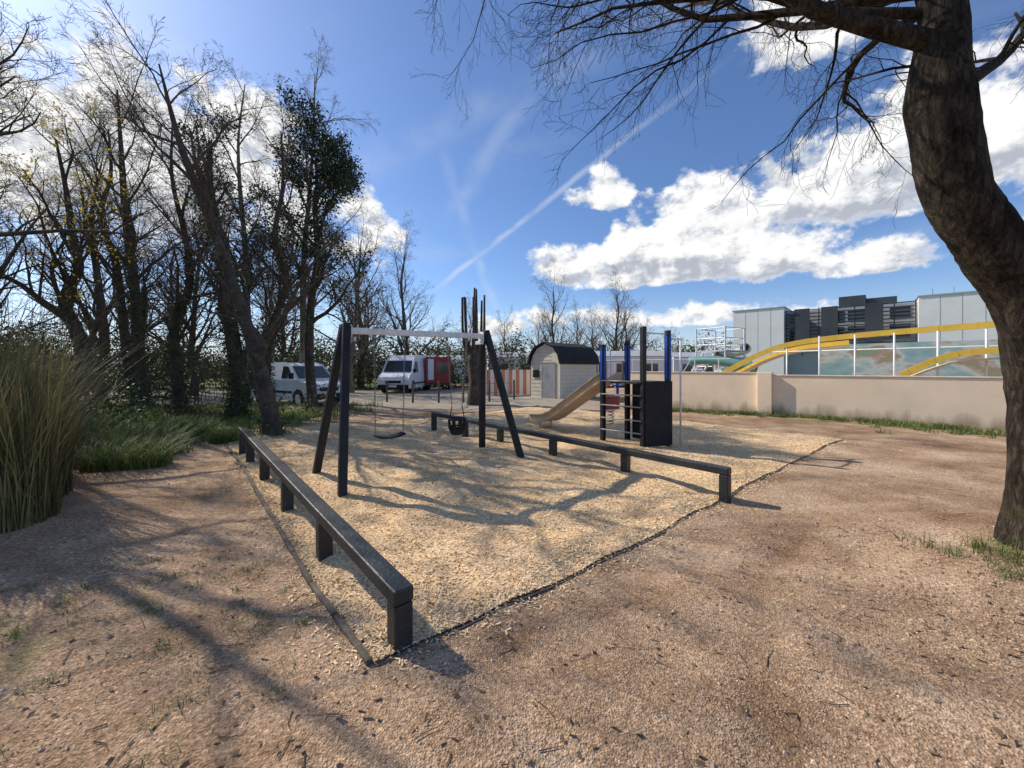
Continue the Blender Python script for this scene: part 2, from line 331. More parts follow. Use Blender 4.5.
a,b=tuftfield(1600,30,(-26,-5.2),(5.5,17),.28,lambda x,y:(x<-6.0 or y>8) and y>-.25*x+3.5)
k=len(a); blades('meadow_grass',a,b,npr.uniform(.06,.28,k),npr.uniform(.008,.018,k),.8,m_grass)
a,b=tuftfield(170,34,(-3.9,-1.1),(1.1,3.8),.07,lambda x,y: (not inside(x,y)) and (x+2.6)**2/1.6+(y-2.1)**2/1.2<1.6); k=len(a)
blades('sparse_grass',a,b,npr.uniform(.015,.06,k),npr.uniform(.002,.0045,k),1.3,m_grass)
a,b=tuftfield(100,30,(3.6,5.1),(2.2,3.5),.1); k=len(a); blades('grass_tufts',a,b,npr.uniform(.04,.16,k),npr.uniform(.003,.006,k),.9,m_grass)
xs=[];ys=[]
for i in range(420):
    s=npr.uniform(-2,10.2); o_=.12+(.3+.35*(s<2.5))*abs(npr.normal(0,1)); q_=12.45-.735*s-o_*.678; w=9.75+.678*s-o_*.735
    a,b=clump(q_,w,.14,24); xs.append(a);ys.append(b)
a=np.concatenate(xs);b=np.concatenate(ys);k=len(a); blades('wall_foot_weeds',a,b,npr.uniform(.04,.2,k),npr.uniform(.008,.018,k),.9,m_grass)

# ------------------------------------------------------------ timber balance rails
def rail(name,p0,z0,p1,z1,ts):
    e=E(name); P0=Vector((*p0,z0));P1=Vector((*p1,z1)); d=(P1-P0).normalized(); ang=math.atan2(d.y,d.x)
    b=MB(); b.beam(P0-d*.055-Vector((0,0,.045)),P1+d*.05-Vector((0,0,.045)),.125,.09); b.obj('beam',m_black,e,.012)
    q=MB()
    for t in ts:
        c=P0.lerp(P1,t); h=c.z-.093; q.box((c.x,c.y,(h-.3)/2),(.11,.115,h+.3),ang)
    q.obj('posts',m_black,e,.01)
rail('timber_balance_rail',(-.654,2.277),.335,(-4.89,7.09),.52,[.0,.23,.45,.67,.87,1])
rail('timber_balance_rail',(2.642,4.837),.372,(-2.01,10.06),.465,[0,.2,.41,.62,.8,1])
e=E('timber_edging'); q=MB(); c=Vector((*C0,.0)); a3=Vector((*A,0)); b3=Vector((*B,0))
def edging(p,d,L,seg=1.2,w=.03,dz=-.02):
    k=int(L/seg)
    for i in range(k+1):
        s=p+d*i*seg; t_=p+d*min((i+1)*seg-.01,L); 
        if (t_-s).length<.05: continue
        s.z=float(H(s.x,s.y))+dz; t_.z=float(H(t_.x,t_.y))+dz; q.beam(s,t_,w,.09)
edging(c-a3*.04,b3,LB,.6,.035,-.014); edging(c-b3*.03-a3*.02,a3,LA,.5,.016,-.037); edging(c+a3*(LA+.03),b3,LB,.6,.016,-.037); edging(c+b3*(LB+.03),a3,LA,.6)
q.obj('boards',m_tim,e,.006)

# ------------------------------------------------------------ swing
sw=E('swing_set')
TL=Vector((-2.36,5.52,2.23)); TR=Vector((-.505,7.03,2.27)); bd=(TR-TL).normalized()
q=MB(); pp=Vector((-.64,.77,0))
for foot,top,sgn in (((-2.14,4.91,-.1),TL,-1),((-2.95,5.83,-.1),TL,1),((.19,6.86,-.1),TR,-1),((-.59,7.70,-.1),TR,1)):
    tt=top+pp*sgn*.055; 
    q.beam(Vector(foot),tt,.105,.105,up=tuple(bd))
q.obj('legs',m_post,sw,.02,seg=3)
q=MB(); q.beam(TL-bd*.0+Vector((0,0,-.10)),TR+bd*.1+Vector((0,0,-.10)),.08,.09); q.obj('crossbar',m_galv,sw,.012)
q=MB()
for T,s in ((TL,1),(TR,-1)):
    q.beam(T+bd*s*.065+Vector((0,0,-.03)),T+bd*s*.065+Vector((0,0,-.2)),.006+.16,.02,up=tuple(bd))
    q.beam(T+bd*s*.1+pp*-.11+Vector((0,0,-.22)),T+bd*s*.1+pp*.11+Vector((0,0,-.22)),.03,.06)
q.obj('brackets',m_galv,sw,.006)
def chain(b,p,q_,r=.011):
    p=Vector(p);q_=Vector(q_);L=(q_-p).length;n_=int(L/.045);d=(q_-p)/n_
    for i in range(n_):
        c_=p+d*(i+.5); dn=d.normalized(); s=dn.cross(Vector((0,1,0) if i%2 else (1,0,0))).normalized()
        b.cyl(c_-d*.6+s*.009,c_+d*.6+s*.009,.0035,4); b.cyl(c_-d*.6-s*.009,c_+d*.6-s*.009,.0035,4)
bar=lambda t:TL.lerp(TR,t)+Vector((0,0,-.155))
hb=Vector((bd.x,bd.y,0)).normalized()
q=MB(); ct=.27
c=bar(ct); c.z=.57; c2=bar(.765); c2.z=.48
for s in (-1,1):
    chain(q,bar(ct)+hb*s*.24,c+hb*s*.215+Vector((0,0,.03)))
    chain(q,bar(.765)+hb*s*.2,c2+hb*s*.1+Vector((0,0,.46)))
q.obj('chains',m_chain,sw)
q=MB()
for p in (bar(ct)-hb*.24,bar(ct)+hb*.24,bar(.765)-hb*.2,bar(.765)+hb*.2): q.cyl(p+Vector((0,0,.02)),p+Vector((0,0,-.05)),.022,8)
q.obj('swivels',m_chain,sw)
q=MB(); ws=.225
pr=[(-ws,.035),(-ws*.6,.006),(0,-.004),(ws*.6,.006),(ws,.035)]
o=len(q.v)
for s,zz in pr:
    for yy in (-.085,.085):
        for dz in (0,-.03): q.v.append(tuple(c+hb*s+pp*yy+Vector((0,0,zz+dz))))
for i in range(4):
    a=o+i*4; b_=a+4
    q.f+= [(a,b_,b_+2,a+2),(a+1,a+3,b_+3,b_+1),(a,a+1,b_+1,b_),(a+2,b_+2,b_+3,a+3)]
q.f+=[(o,o+2,o+3,o+1),(o+16,o+17,o+19,o+18)]
q.obj('flat_seat',m_rubber,sw,.008)
c=c2; q=MB()
def ring(z,rx,ry,rr,n=20):
    P=[c+hb*math.cos(a)*rx+pp*math.sin(a)*ry+Vector((0,0,z)) for a in np.linspace(0,2*math.pi,n+1)]; q.tube(P,[rr]*len(P),6)
ring(.25,.15,.13,.02); ring(.12,.135,.115,.016)
o=len(q.v); lev=[(-.02,.07),(.0,.11),(.04,.13),(.09,.14)]
for z,r_ in lev:
    for k in range(16):
        a=2*math.pi*k/16; q.v.append(tuple(c+hb*math.cos(a)*r_+pp*math.sin(a)*r_*.87+Vector((0,0,z))))
for i in range(3):
    for k in range(16): q.f.append((o+i*16+k,o+i*16+(k+1)%16,o+(i+1)*16+(k+1)%16,o+(i+1)*16+k))
q.f.append(tuple(o+k for k in range(16))[::-1]); q.f.append(tuple(o+16+k for k in range(16)))
for a in np.linspace(0,2*math.pi,9)[:-1]:
    v_=hb*math.cos(a)+pp*math.sin(a)*.87; q.beam(c+v_*.135+Vector((0,0,.08)),c+v_*.15+Vector((0,0,.25)),.035,.018)
for s in (-1,1): q.cyl(c+hb*s*.145+Vector((0,0,.25)),c+hb*s*.1+Vector((0,0,.47)),.009,6)
q.obj('toddler_seat',m_rubber,sw,.003)

# ------------------------------------------------------------ climbing tower with slide
pt=E('play_tower_with_slide')
T1=Vector((2.59,7.70,0)); T2=Vector((3.22,8.06,0)); T0=Vector((1.95,8.36,0)); T3=T0+(T2-T1)
g1=(T2-T1).normalized(); g2=(T0-T1).normalized(); ang=math.atan2(g1.y,g1.x); up=Vector((0,0,1))
q=MB()
for p,h in ((T1,2.42),(T2,2.38),(T0,2.1),(T3,2.2)): q.box(p+up*(h/2-.1),(.095,.095,h+.2),ang)
q.obj('posts',m_post,pt,.012)
q=MB()
for p,za,zb in ((T2,1.36,2.3),(T0,1.36,2.04),(T3,1.36,2.1)):
    for v_ in (g1,-g1,g2,-g2): q.box(p+v_*.05+up*(za+zb)/2,(.06 if abs(v_.dot(g2))>.5 else .008,.06 if abs(v_.dot(g1))>.5 and abs(v_.dot(g2))<.5 else .008,zb-za),ang)
q.obj('blue_strips',m_blue,pt,.002)
q=MB(); mid=(T1+T2)/2; q.box(mid-g2*.065+up*.68,((T2-T1).length+.06,.03,1.3),ang)
m2_=(T2+T3)/2; q.box(m2_+g1*.065+up*.68,(.03,(T3-T2).length,1.3),ang)
q.obj('dark_side_panel',m_roof,pt,.006)
q=MB(); cc=(T0+T2)/2; q.box(cc+up*1.3,((T2-T1).length-.1,(T0-T1).length-.1,.05),ang); q.obj('platform',m_black,pt,.006)
q=MB()
for z in (.3,.55,.82,1.05,1.33): q.cyl(T0+up*z-g1*.06,T1+up*z-g1*.06,.014,8)
q.obj('rungs',m_rung,pt,smooth=True)
q=MB()
q.cyl(T2+g1*.25+g2*-.1-up*.1,T2+g1*.25+g2*-.1+up*2.25,.019,10); q.cyl(T2+g1*.25+g2*-.1+up*2.2,T2+up*2.2,.018,8)
q.cyl(T3+up*1.75,T0+up*1.75,.015,8); q.cyl(T1+up*2.3,T2+up*2.3,.016,8)
q.cyl(T0.lerp(T3,.3)+up*1.3,T0.lerp(T3,.3)+up*2.0,.014,8)
q.obj('pole_and_rails',m_galv,pt,smooth=True)
st=(T0+T3)/2+g2*.02; en=Vector((.74,10.55,0)); dd=(en-st); dd.z=0; Ls=dd.length; dd.normalize(); sd=Vector((-dd.y,dd.x,0))
prof=[(0,1.32),(.18,1.31),(.38,1.2)]+[(.38+ (Ls-1.05)*k/8,1.2-.88*k/8) for k in range(1,9)]+[(Ls-.45,.235),(Ls-.2,.205),(Ls+.1,.2)]
q=MB(); sec=[(-.27,.16),(-.26,.16),(-.24,.0),(.24,.0),(.26,.16),(.27,.16),(.27,-.02),(-.27,-.02)]
for s,z in prof:
    for a,b in sec: q.v.append(tuple(st+dd*s+sd*a+up*(z+b)))
for i in range(len(prof)-1):
    for k in range(8):
        q.f.append((i*8+k,i*8+(k+1)%8,(i+1)*8+(k+1)%8,(i+1)*8+k))
q.f.append(tuple(range(8))); q.f.append(tuple((len(prof)-1)*8+k for k in range(8))[::-1])
q.obj('slide_trough',m_steel,pt)
q=MB(); 
for a in (-.2,.2): q.cyl(st+dd*(Ls-.25)+sd*a-up*.1,st+dd*(Ls-.25)+sd*a+up*.2,.02,8)
for a in (-.29,.29):
    q.beam(st+dd*.0+sd*a+up*1.75,st+dd*.0+sd*a+up*1.3,.05,.03); 
    P=[st+dd*s+sd*a+up*(z+.17) for s,z in prof]; q.tube(P,[.02]*len(P),6)
q.obj('slide_sides',m_steel,pt)
sr=E('spring_rider',(2.75,10.9,0),.6)
q=MB(); q.box((0,0,.62),(.75,.05,.38)); q.obj('side_panel',m_red,sr,.04)
q=MB(); q.box((-.1,0,.85),(.3,.26,.04)); q.box((.3,0,1.0),(.06,.06,.35)); q.cyl((.3,-.2,1.1),(.3,.2,1.1),.02,8); q.obj('seat_and_handle',m_blue,sr,.01)
q=MB(); P=[(.09*math.cos(t),.09*math.sin(t),t/6.28*.085) for t in np.linspace(0,31,90)]; q.tube(P,[.014]*90,6); q.obj('spring',m_chain,sr)
q=MB(); q.cyl((0,0,.42),(0,0,.45),.16,16); q.obj('plate',m_white,sr)

# ------------------------------------------------------------ perimeter wall
R0=Vector((12.45,9.75,0)); wd_=Vector((-.735,.678,0)); wn=Vector((.678,.735,0)); wa=math.atan2(wd_.y,wd_.x)
w=E('rendered_wall'); q=MB()
def wseg(s0,s1,h,th=.18,b=q): 
    c_=R0+wd_*(s0+s1)/2; b.box((c_.x,c_.y,h/2-.15),(s1-s0,th,h+.3),wa)
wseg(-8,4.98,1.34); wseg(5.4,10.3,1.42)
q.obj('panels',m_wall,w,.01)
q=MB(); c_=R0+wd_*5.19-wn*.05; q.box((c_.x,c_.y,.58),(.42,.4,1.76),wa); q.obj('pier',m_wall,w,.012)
q=MB()
for s0,s1,h in ((-8,4.97,1.34),(5.41,10.3,1.42)):
    c_=R0+wd_*(s0+s1)/2; q.box((c_.x,c_.y,h+.02),(s1-s0,.23,.036),wa)
q.obj('coping',M('coping',(.78,.66,.5),.85,.15,3,.1),w,.006)

# ------------------------------------------------------------ water park
ws_=E('yellow_water_slide')
def Wp(s,o,z): p=R0+wd_*s+wn*o; return Vector((p.x,p.y,z))
q=MB()
def flume(path,hh=.26,th=.10,b=None):
    b=b or q
    P=catm([Vector(p) for p in path],4)
    for p0,p1 in zip(P,P[1:]):
        a_=Wp(*p0);c__=Wp(*p1); b.beam(a_,c__+(c__-a_).normalized()*.015,th,hh)
def catm(P,n):
    P=[P[0]*2-P[1]]+P+[P[-1]*2-P[-2]]; out=[]
    for i in range(1,len(P)-2):
        for k in range(n):
            t=k/n; a,b,c,d=P[i-1],P[i],P[i+1],P[i+2]
            out.append(.5*((2*b)+(c-a)*t+(2*a-5*b+4*c-d)*t*t+(3*b-a-3*c+d)*t**3))
    out.append(P[-2]); return out
top=[(-8,4,3.3),(-4,4,3.16),(0,4,2.98),(3,4,2.82),(4.8,4,2.62),(5.8,4,2.32),(6.8,4,1.8),(7.8,4,1.2)]
flume(top,.2,.14)
flume([(3.2,4.9,2.62),(4.8,4.9,2.45),(5.8,4.9,2.1),(6.8,4.9,1.55),(7.4,4.9,1.2)],.18,.14)
flume([(-8,3.2,2.25),(-2,3.2,2.2),(.2,3.2,2.1),(1.0,3.2,1.85),(1.8,3.2,1.35)],.2,.14)
q.obj('flume_edges',m_yellow,ws_)
q=MB()
flume([(3.2,4.4,2.45),(4.8,4.4,2.28),(5.8,4.4,1.95),(6.8,4.4,1.4),(7.4,4.4,1.05)],.06,.8)
flume([(-8,3.6,2.0),(-2,3.6,1.95),(.2,3.6,1.85),(1.0,3.6,1.6),(1.8,3.6,1.15)],.06,.7)
q.obj('flume_bed',M('pale_yellow_fibreglass',(.8,.66,.35),.4,.08,1),ws_)
q=MB()
for i in range(13):
    s=-7.5+i*1.05; q.cyl(Wp(s,3.8,0),Wp(s,3.8,2.85 if s<4.6 else 2.4),.03,8)
for z in (2.35,): q.cyl(Wp(-8,3.8,z),Wp(5.6,3.8,z-.08),.022,6)
q.obj('supports',m_white,ws_,smooth=True)
q=MB(); q.box(Wp(-2,6,1.6),(12.5,.1,2.0),wa)
def mural():
    m=bpy.data.materials.new('pool_mural'); m.use_nodes=True; nt=m.node_tree; b=nt.nodes['Principled BSDF']
    tc=N(nt,'ShaderNodeNewGeometry'); mp=N(nt,'ShaderNodeMapping'); mp.inputs['Scale'].default_value=(1,1,1.8); no=N(nt,'ShaderNodeTexNoise'); no.inputs['Scale'].default_value=.8; no.inputs['Detail'].default_value=4
    nt.links.new(tc.outputs['Position'],mp.inputs[0]); nt.links.new(mp.outputs[0],no.inputs[0])
    r=ramp(nt,[(.25,(.14,.34,.38)),(.45,(.32,.5,.5)),(.52,(.6,.66,.62)),(.6,(.4,.3,.2)),(.7,(.2,.42,.3))]); nt.links.new(no.outputs[0],r.inputs[0]); nt.links.new(r.outputs[0],b.inputs['Base Color']); b.inputs['Roughness'].default_value=.5
    return m
q.obj('painted_backdrop',mural(),ws_)
q=MB()
for i in range(8): 
    q.cyl(Wp(8+i*1.1,5.1,0),Wp(8+i*1.1,5.1,2.1),.025,6)
q.cyl(Wp(7.5,5.1,2.05),Wp(16,5.1,2.05),.02,6)
q.obj('railing',m_white,ws_)
q=MB(); P=[Wp(s,5.6,1.7+.3*math.sin(s*.9)) for s in np.linspace(6.5,9.5,24)]; q.tube(P,[.22]*24,12); q.obj('teal_flume',m_teal,ws_,smooth=True)
tw=E('water_slide_tower',(13.6,25.5,0),.5)
q=MB()
for x_ in (-1,1):
    for y_ in (-1,1): q.cyl((x_,y_,0),(x_,y_,4.2),.06,8)
for z in (1.7,2.7,3.1,3.5,4.15):
    for a,b in (((-1,-1),(1,-1)),((1,-1),(1,1)),((1,1),(-1,1)),((-1,1),(-1,-1))): q.cyl((*a,z),(*b,z),.03,6)
for i in range(9): q.cyl((-1+i*.25,-1,2.7),(-1+i*.25,-1,3.5),.015,5)
for i in range(9): q.box((-1.2-i*.25,0,2.6-i*.27),(.25,.8,.04))
for y_ in (-.4,.4): q.beam((-1.1,y_,2.6),(-3.4,y_,.1),.05,.12); q.cyl((-1.1,y_,3.5),(-3.4,y_,1.0),.02,6)
q.obj('steel_frame',m_galv,tw)
q=MB(); q.box((0,0,2.68),(2.1,2.1,.08)); q.obj('deck',m_greyc,tw)
q=MB(); P=[(1.2+.9*math.cos(t)+.2*t*.2,.9*math.sin(t),2.7-t*.17) for t in np.linspace(-1.5,11,70)]; q.tube(P,[.28]*70,10); q.obj('spiral_tube',M('pale_green_tube',(.45,.55,.48),.4,.1,2),tw,smooth=True)

# ------------------------------------------------------------ modern building
bl=E('modern_building'); b0=Vector((29.5,52,0)); bx=Vector((.722,-.692,0)); by=Vector((.692,.722,0)); ba=math.atan2(bx.y,bx.x)
def bb(qm,s0,s1,o0,o1,z0,z1): c_=b0+bx*(s0+s1)/2+by*(o0+o1)/2; qm.box((c_.x,c_.y,(z0+z1)/2),(s1-s0,o1-o0,z1-z0),ba)
q=MB(); bb(q,0,5.6,0,12,0,9.1); bb(q,17.1,23,-.6,12,0,8.85); q.obj('white_walls',m_whiteb,bl)
q=MB(); bb(q,5.62,17.08,1.5,12,0,8.6); bb(q,23.02,45,.5,12,0,8.0); q.obj('recessed_walls',m_greyc,bl)
q=MB()
for z in np.arange(3.9,8.8,.42): bb(q,5.65,17.0,.55,.62,z,z+.12)
for s in np.arange(5.7,17,1.6): bb(q,s,s+.1,.63,.73,3,8.8)
for s in (6.6,9.2,13.0): bb(q,s,s+1.5,.3,.54,4.4,8.75)
bb(q,10.6,13,3,8,8.6,10.1); bb(q,13.02,15.6,3.5,8,8.6,9.7)
q.obj('dark_louvres',m_dkc,bl)
q=MB()
for s in (6,9.5,11.5,15): bb(q,s,s+1.6,1.44,1.49,4.8,6.4); bb(q,s,s+1.6,1.44,1.49,7.0,8.3)
q.obj('windows',m_glass,bl)
q=MB(); bb(q,-.1,5.7,-.1,12.1,9.1,9.22); bb(q,17.0,23.1,-.7,12.1,8.85,8.97)
for i in range(1,4): bb(q,i*1.4,i*1.4+.03,-.012,-.002,3,9.05)
for i in range(1,4): bb(q,17.1+i*1.45,17.13+i*1.45,-.612,-.602,3,8.8)
q.obj('parapet_and_joints',m_greyc,bl)
q=MB()
for i in range(3): bb(q,18.2+i*1.5,18.23+i*1.5,2,2.03,8.97,9.9); 
q.obj('antennas',m_dkc,bl)

# ------------------------------------------------------------ shed
sh=E('garden_shed',(2.4,19.5,0),math.radians(45))
Lh,Wh=3.3,1.95
q=MB(); q.box((Lh/2,Wh/2,.95),(Lh,Wh,1.9)); 
arch=[(0,1.9),(.12,2.25),(.42,2.62),(Wh/2,2.85),(Wh-.42,2.62),(Wh-.12,2.25),(Wh,1.9)]
for xx in (0.0,Lh): q.poly([(xx,y_,z_) for y_,z_ in arch])
q.obj('walls',m_shed,sh)
q=MB(); rf=[(-.1,1.82),(.03,2.28),(.36,2.7),(Wh/2,2.93),(Wh-.36,2.7),(Wh-.03,2.28),(Wh+.1,1.82)]
for (a,b),(c_,d_) in zip(rf,rf[1:]):
    q.beam((-.18,(a+c_)/2,(b+d_)/2),(Lh+.15,(a+c_)/2,(b+d_)/2),math.hypot(c_-a,d_-b)+.03,.05,up=(0,-(d_-b),(c_-a)))
q.obj('roof',m_roof,sh)
q=MB(); q.box((-.02,.75,.95),(.03,.8,1.8)); q.obj('door',m_door,sh,.005)
q=MB()
for z in np.arange(.2,1.9,.2): q.box((Lh/2,-.006,z),(Lh,.01,.012)); 
for z in np.arange(.2,2.6,.2): q.box((-.006,1.55,z) if z<1.9 else (-.006,1,z),(.01,.7 if z<1.9 else .9,.012))
q.box((-.03,.33,.95),(.03,.05,1.85)); q.box((-.03,1.17,.95),(.03,.05,1.85)); q.box((-.03,.75,1.88),(.03,.9,.05))
q.obj('board_joints',M('dark_joint',(.42,.37,.3),.8),sh)  # darker tan strips for the board joints and door frame
q=MB(); q.box((-.035,1.56,1.3),(.03,.42,.4)); q.obj('window',m_glass,sh)

wb=E('striped_windbreak'); qo=MB(); qw=MB()
for i in range(14):
    t0=i/14; p=Vector((-1.7,22.6,0)).lerp(Vector((1.3,23.6,0)),t0); p2=Vector((-1.7,22.6,0)).lerp(Vector((1.3,23.6,0)),t0+1/14)
    (qo if i%2 else qw).poly([p,p2,p2+up*1.5,p+up*1.5])
qo.obj('orange_stripes',m_orange,wb); qw.obj('white_stripes',m_whiteb,wb)
q=MB(); 
for t in (0,.5,1): p=Vector((-1.7,22.55,0)).lerp(Vector((1.3,23.55,0)),t); q.cyl(p,p+up*1.6,.025,6)
q.obj('poles',m_galv,wb)
def mobile(x_,y_,rz,L,h,nm='mobile_home'):
    e=E(nm,(x_,y_,0),rz); q=MB(); q.box((0,0,.25+h/2),(L,3,h)); q.obj('walls',m_whiteb,e,.03)
    q=MB(); q.poly([(-L/2-.15,-1.65,h+.26),(L/2+.15,-1.65,h+.26),(L/2+.15,0,h+.75),(-L/2-.15,0,h+.75)]); q.poly([(-L/2-.15,1.65,h+.26),(L/2+.15,1.65,h+.26),(L/2+.15,0,h+.75),(-L/2-.15,0,h+.75)])
    for s in (-1,1): q.poly([(s*L/2,-1.5,h+.25),(s*L/2,1.5,h+.25),(s*L/2,0,h+.7)])
    q.obj('roof',m_greyc,e)
    q=MB(); 
    for s in (-.32,-.05,.28): q.box((L*s,-1.51,1.55),(.9,.04,.8))
    q.obj('windows',m_glass,e)
    q=MB(); 
    for s in (-.4,0,.4): q.box((L*s,0,.13),(.3,2,.26))
    q.obj('chocks',m_greyc,e)
mobile(1.5,36,.1,7.5,2.3); mobile(9.5,33,-.15,7,2.3); mobile(17.5,36,.1,7,2.3); mobile(-7,45,.3,8,2.3)

# ------------------------------------------------------------ vehicles
def vehicle(name,loc,rz,W,low,upr,zw,tum,wheels,wr,side_w,ws_q,paint,extra=None,rear=None):
    e=E(name,loc,rz); ztop=max(z for _,z in upr)
    def hy(z): return W/2 if z<=zw else W/2-tum*(z-zw)/(ztop-zw)
    q=MB(); outl=low+upr[1:-1]+[upr[-1]]
    for s in (-1,1):
        q.poly([(x_,s*hy(z),z) for x_,z in (low+[upr[-1]])][::s]); q.poly([(x_,s*hy(z),z) for x_,z in upr][::s])
    m=len(outl)
    for i in range(m):
        (a,za),(b_,zb)=outl[i],outl[(i+1)%m]; q.poly([(a,-hy(za),za),(b_,-hy(zb),zb),(b_,hy(zb),zb),(a,hy(za),za)][::-1])
    o=q.obj('body',paint,e); mod=o.modifiers.new('w','WELD'); mod.merge_threshold=.001
    bv=o.modifiers.new('bev','BEVEL'); bv.width=.05; bv.segments=3; bv.limit_method='ANGLE'; bv.angle_limit=math.radians(25)
    q=MB()
    for poly in side_w:
        for s in (-1,1): q.poly([(x_,s*(hy(z)+.006),z) for x_,z in poly])
    (x0,z0),(x1,z1)=ws_q; dx,dz=x1-x0,z1-z0; L=math.hypot(dx,dz); nx,nz=dz/L*.008,-dx/L*.008
    if nx<0: nx,nz=-nx,-nz
    A_=(x0+dx*.1+nx,z0+dz*.1+nz);B_=(x0+dx*.92+nx,z0+dz*.92+nz)
    q.poly([(A_[0],-hy(A_[1])+.09,A_[1]),(A_[0],hy(A_[1])-.09,A_[1]),(B_[0],hy(B_[1])-.09,B_[1]),(B_[0],-hy(B_[1])+.09,B_[1])])
    if rear: 
        xr,za,zb=rear; q.poly([(xr-.008,-hy(za)+.15,za),(xr-.008,hy(za)-.15,za),(xr-.008,hy(zb)-.15,zb),(xr-.008,-hy(zb)+.15,zb)])
    q.obj('windows',m_glass,e)
    q=MB(); h=MB(); ar=MB()
    for wx in wheels:
        for s in (-1,1):
            q.cyl((wx,s*(W/2-.2),wr),(wx,s*(W/2+.012),wr),wr,20); h.cyl((wx,s*(W/2-.1),wr),(wx,s*(W/2+.02),wr),wr*.6,14)
            ar.cyl((wx,s*(W/2-.2),wr+.03),(wx,s*(W/2+.005),wr+.03),wr*1.17,20)
    q.obj('tyres',m_tyre,e,.015); h.obj('hubs',m_galv,e,.01); ar.obj('wheel_arches',m_tyre,e)
    xf=max(x_ for x_,_ in low); xb=min(x_ for x_,_ in low)
    q=MB(); q.box((xf+.03,0,.42),(.1,W-.06,.24)); q.box((xb-.03,0,.42),(.1,W-.06,.24)); q.box((xf+.0,0,.72),(.05,W*.5,.16))
    for s in (-1,1): q.box((ws_q[0][0]-.25,s*(W/2+.1),zw+.18),(.1,.16,.24)); q.box(((wheels[0]+wheels[1])/2,s*(W/2+.004),.6),(abs(wheels[0]-wheels[1])-.8,.02,.1))
    q.obj('trim',m_tyre,e,.02)
    q=MB(); 
    for s in (-1,1): q.box((xf-.06,s*(W/2-.22),.82),(.2,.34,.18))
    q.obj('headlights',m_lamp,e,.03)
    q=MB()
    for s in (-1,1): q.box((xb+.02,s*(W/2-.09),1.05),(.06,.14,.5))
    q.obj('tail_lights',m_red,e,.02)
    q=MB(); q.box((xf+.085,0,.45),(.01,.5,.11)); q.obj('number_plate',m_white,e)
    return e
vehicle('small_white_van',(-9.5,17.3,0),math.radians(-28),1.75,[(-2.05,.3),(2.05,.3),(2.1,.7),(2.0,.92),(1.3,1.1)],[(1.3,1.1),(.65,1.72),(.3,1.8),(-1.9,1.8),(-2.02,1.6),(-2.08,1.1)],1.1,.13,(-1.3,1.35),.32,
  [[(.2,1.16),(1.02,1.16),(.55,1.66),(.2,1.68)]],((1.3,1.1),(.65,1.72)),m_white,rear=(-2.05,1.15,1.55))
vehicle('white_delivery_van',(-7.35,27.2,0),math.radians(-93),2.0,[(-2.6,.35),(2.6,.35),(2.65,.8),(2.5,1.05),(1.95,1.25)],[(1.95,1.25),(1.25,2.15),(.8,2.45),(-2.5,2.48),(-2.6,2.3),(-2.62,1.25)],1.25,.14,(-1.65,1.7),.36,
  [[(.55,1.3),(1.65,1.3),(1.1,2.02),(.55,2.05)]],((1.95,1.25),(1.25,2.15)),m_white,rear=(-2.62,1.4,2.1))
ft=E('red_food_truck',(-5.5,29.3,0),math.radians(-82))
q=MB(); q.box((0,0,1.45),(2.6,1.75,1.9)); q.obj('box_body',m_red,ft,.04)
q=MB(); q.box((1.315,-.5,1.5),(.02,.4,1.5)); q.box((0,-.885,1.8),(1.4,.02,.7)); q.obj('hatch',m_white,ft,.01)
q=MB(); q.box((1.31,.3,1.6),(.02,.8,.8)); q.obj('serving_window',m_glass,ft)
q=MB(); q.box((0,0,.42),(2.5,1.6,.16))
for x_ in (-.7,.7):
    for s in (-1,1): q.cyl((x_,s*.68,.34),(x_,s*.87,.34),.34,18)
q.box((1.7,0,.42),(.9,.1,.1)); q.obj('chassis',m_tyre,ft)

fb=E('post_and_wire_fence'); q=MB(); r_=MB()
pts=[(-14,19.5),(-12,19.2),(-5.9,18.4),(-4.6,18.1),(-3.4,18.1),(-2.3,18.4),(-1.1,18.9),(.1,19.6)]
for x_,y_ in pts: q.box((x_,y_,.45),(.09,.09,1.1),.3)
for i in range(2,len(pts)-1):
    for z in (.4,.85): r_.cyl((*pts[i],z),(*pts[i+1],z),.01,5)
q.obj('posts',m_tim,fb,.01); r_.obj('wires',m_chain,fb)

# ------------------------------------------------------------ trees
def grow(rg,out,p,d,L,r,lvl,c):
    nS=c['seg'][lvl]; pts=[p.copy()]; rs=[r]; st_=L/nS; wig=c['wig'][lvl]; tr_=c['trop'][lvl]; ds=[]
    for i in range(nS):
        d=(d+Vector((rg.gauss(0,wig),rg.gauss(0,wig),rg.gauss(0,wig)+tr_))).normalized(); ds.append(d)
        p=p+d*st_; pts.append(p); rs.append(max(c.get('rmin',.003),r*(1-.8*(i+1)/nS)))
    out.append((lvl,pts,rs))
    if lvl<c['max']:
        k=c['kids'][lvl]
        for j in range(k):
            t=.15+.85*(j+rg.random())/k; i=min(int(t*nS),nS-1); f=t*nS-i; f=min(max(f,0),1)
            bp=pts[i].lerp(pts[i+1],f); dd_=ds[i]; perp=dd_.cross(Vector((rg.gauss(0,1),rg.gauss(0,1),rg.gauss(0,1)))).normalized()
            an=rg.uniform(*c['ang']); cd=dd_*math.cos(an)+perp*math.sin(an)
            grow(rg,out,bp,cd,L*c['rat']*rg.uniform(.6,1.25)*(1.15-.6*t),rs[i]*c.get('rr',.5),lvl+1,c)
CFG=dict(seg=[8,6,4,3],wig=[.15,.2,.22,.22],trop=[.06,.04,.02,0],kids=[8,7,4,0],ang=(.4,1.0),rat=.5,max=3)
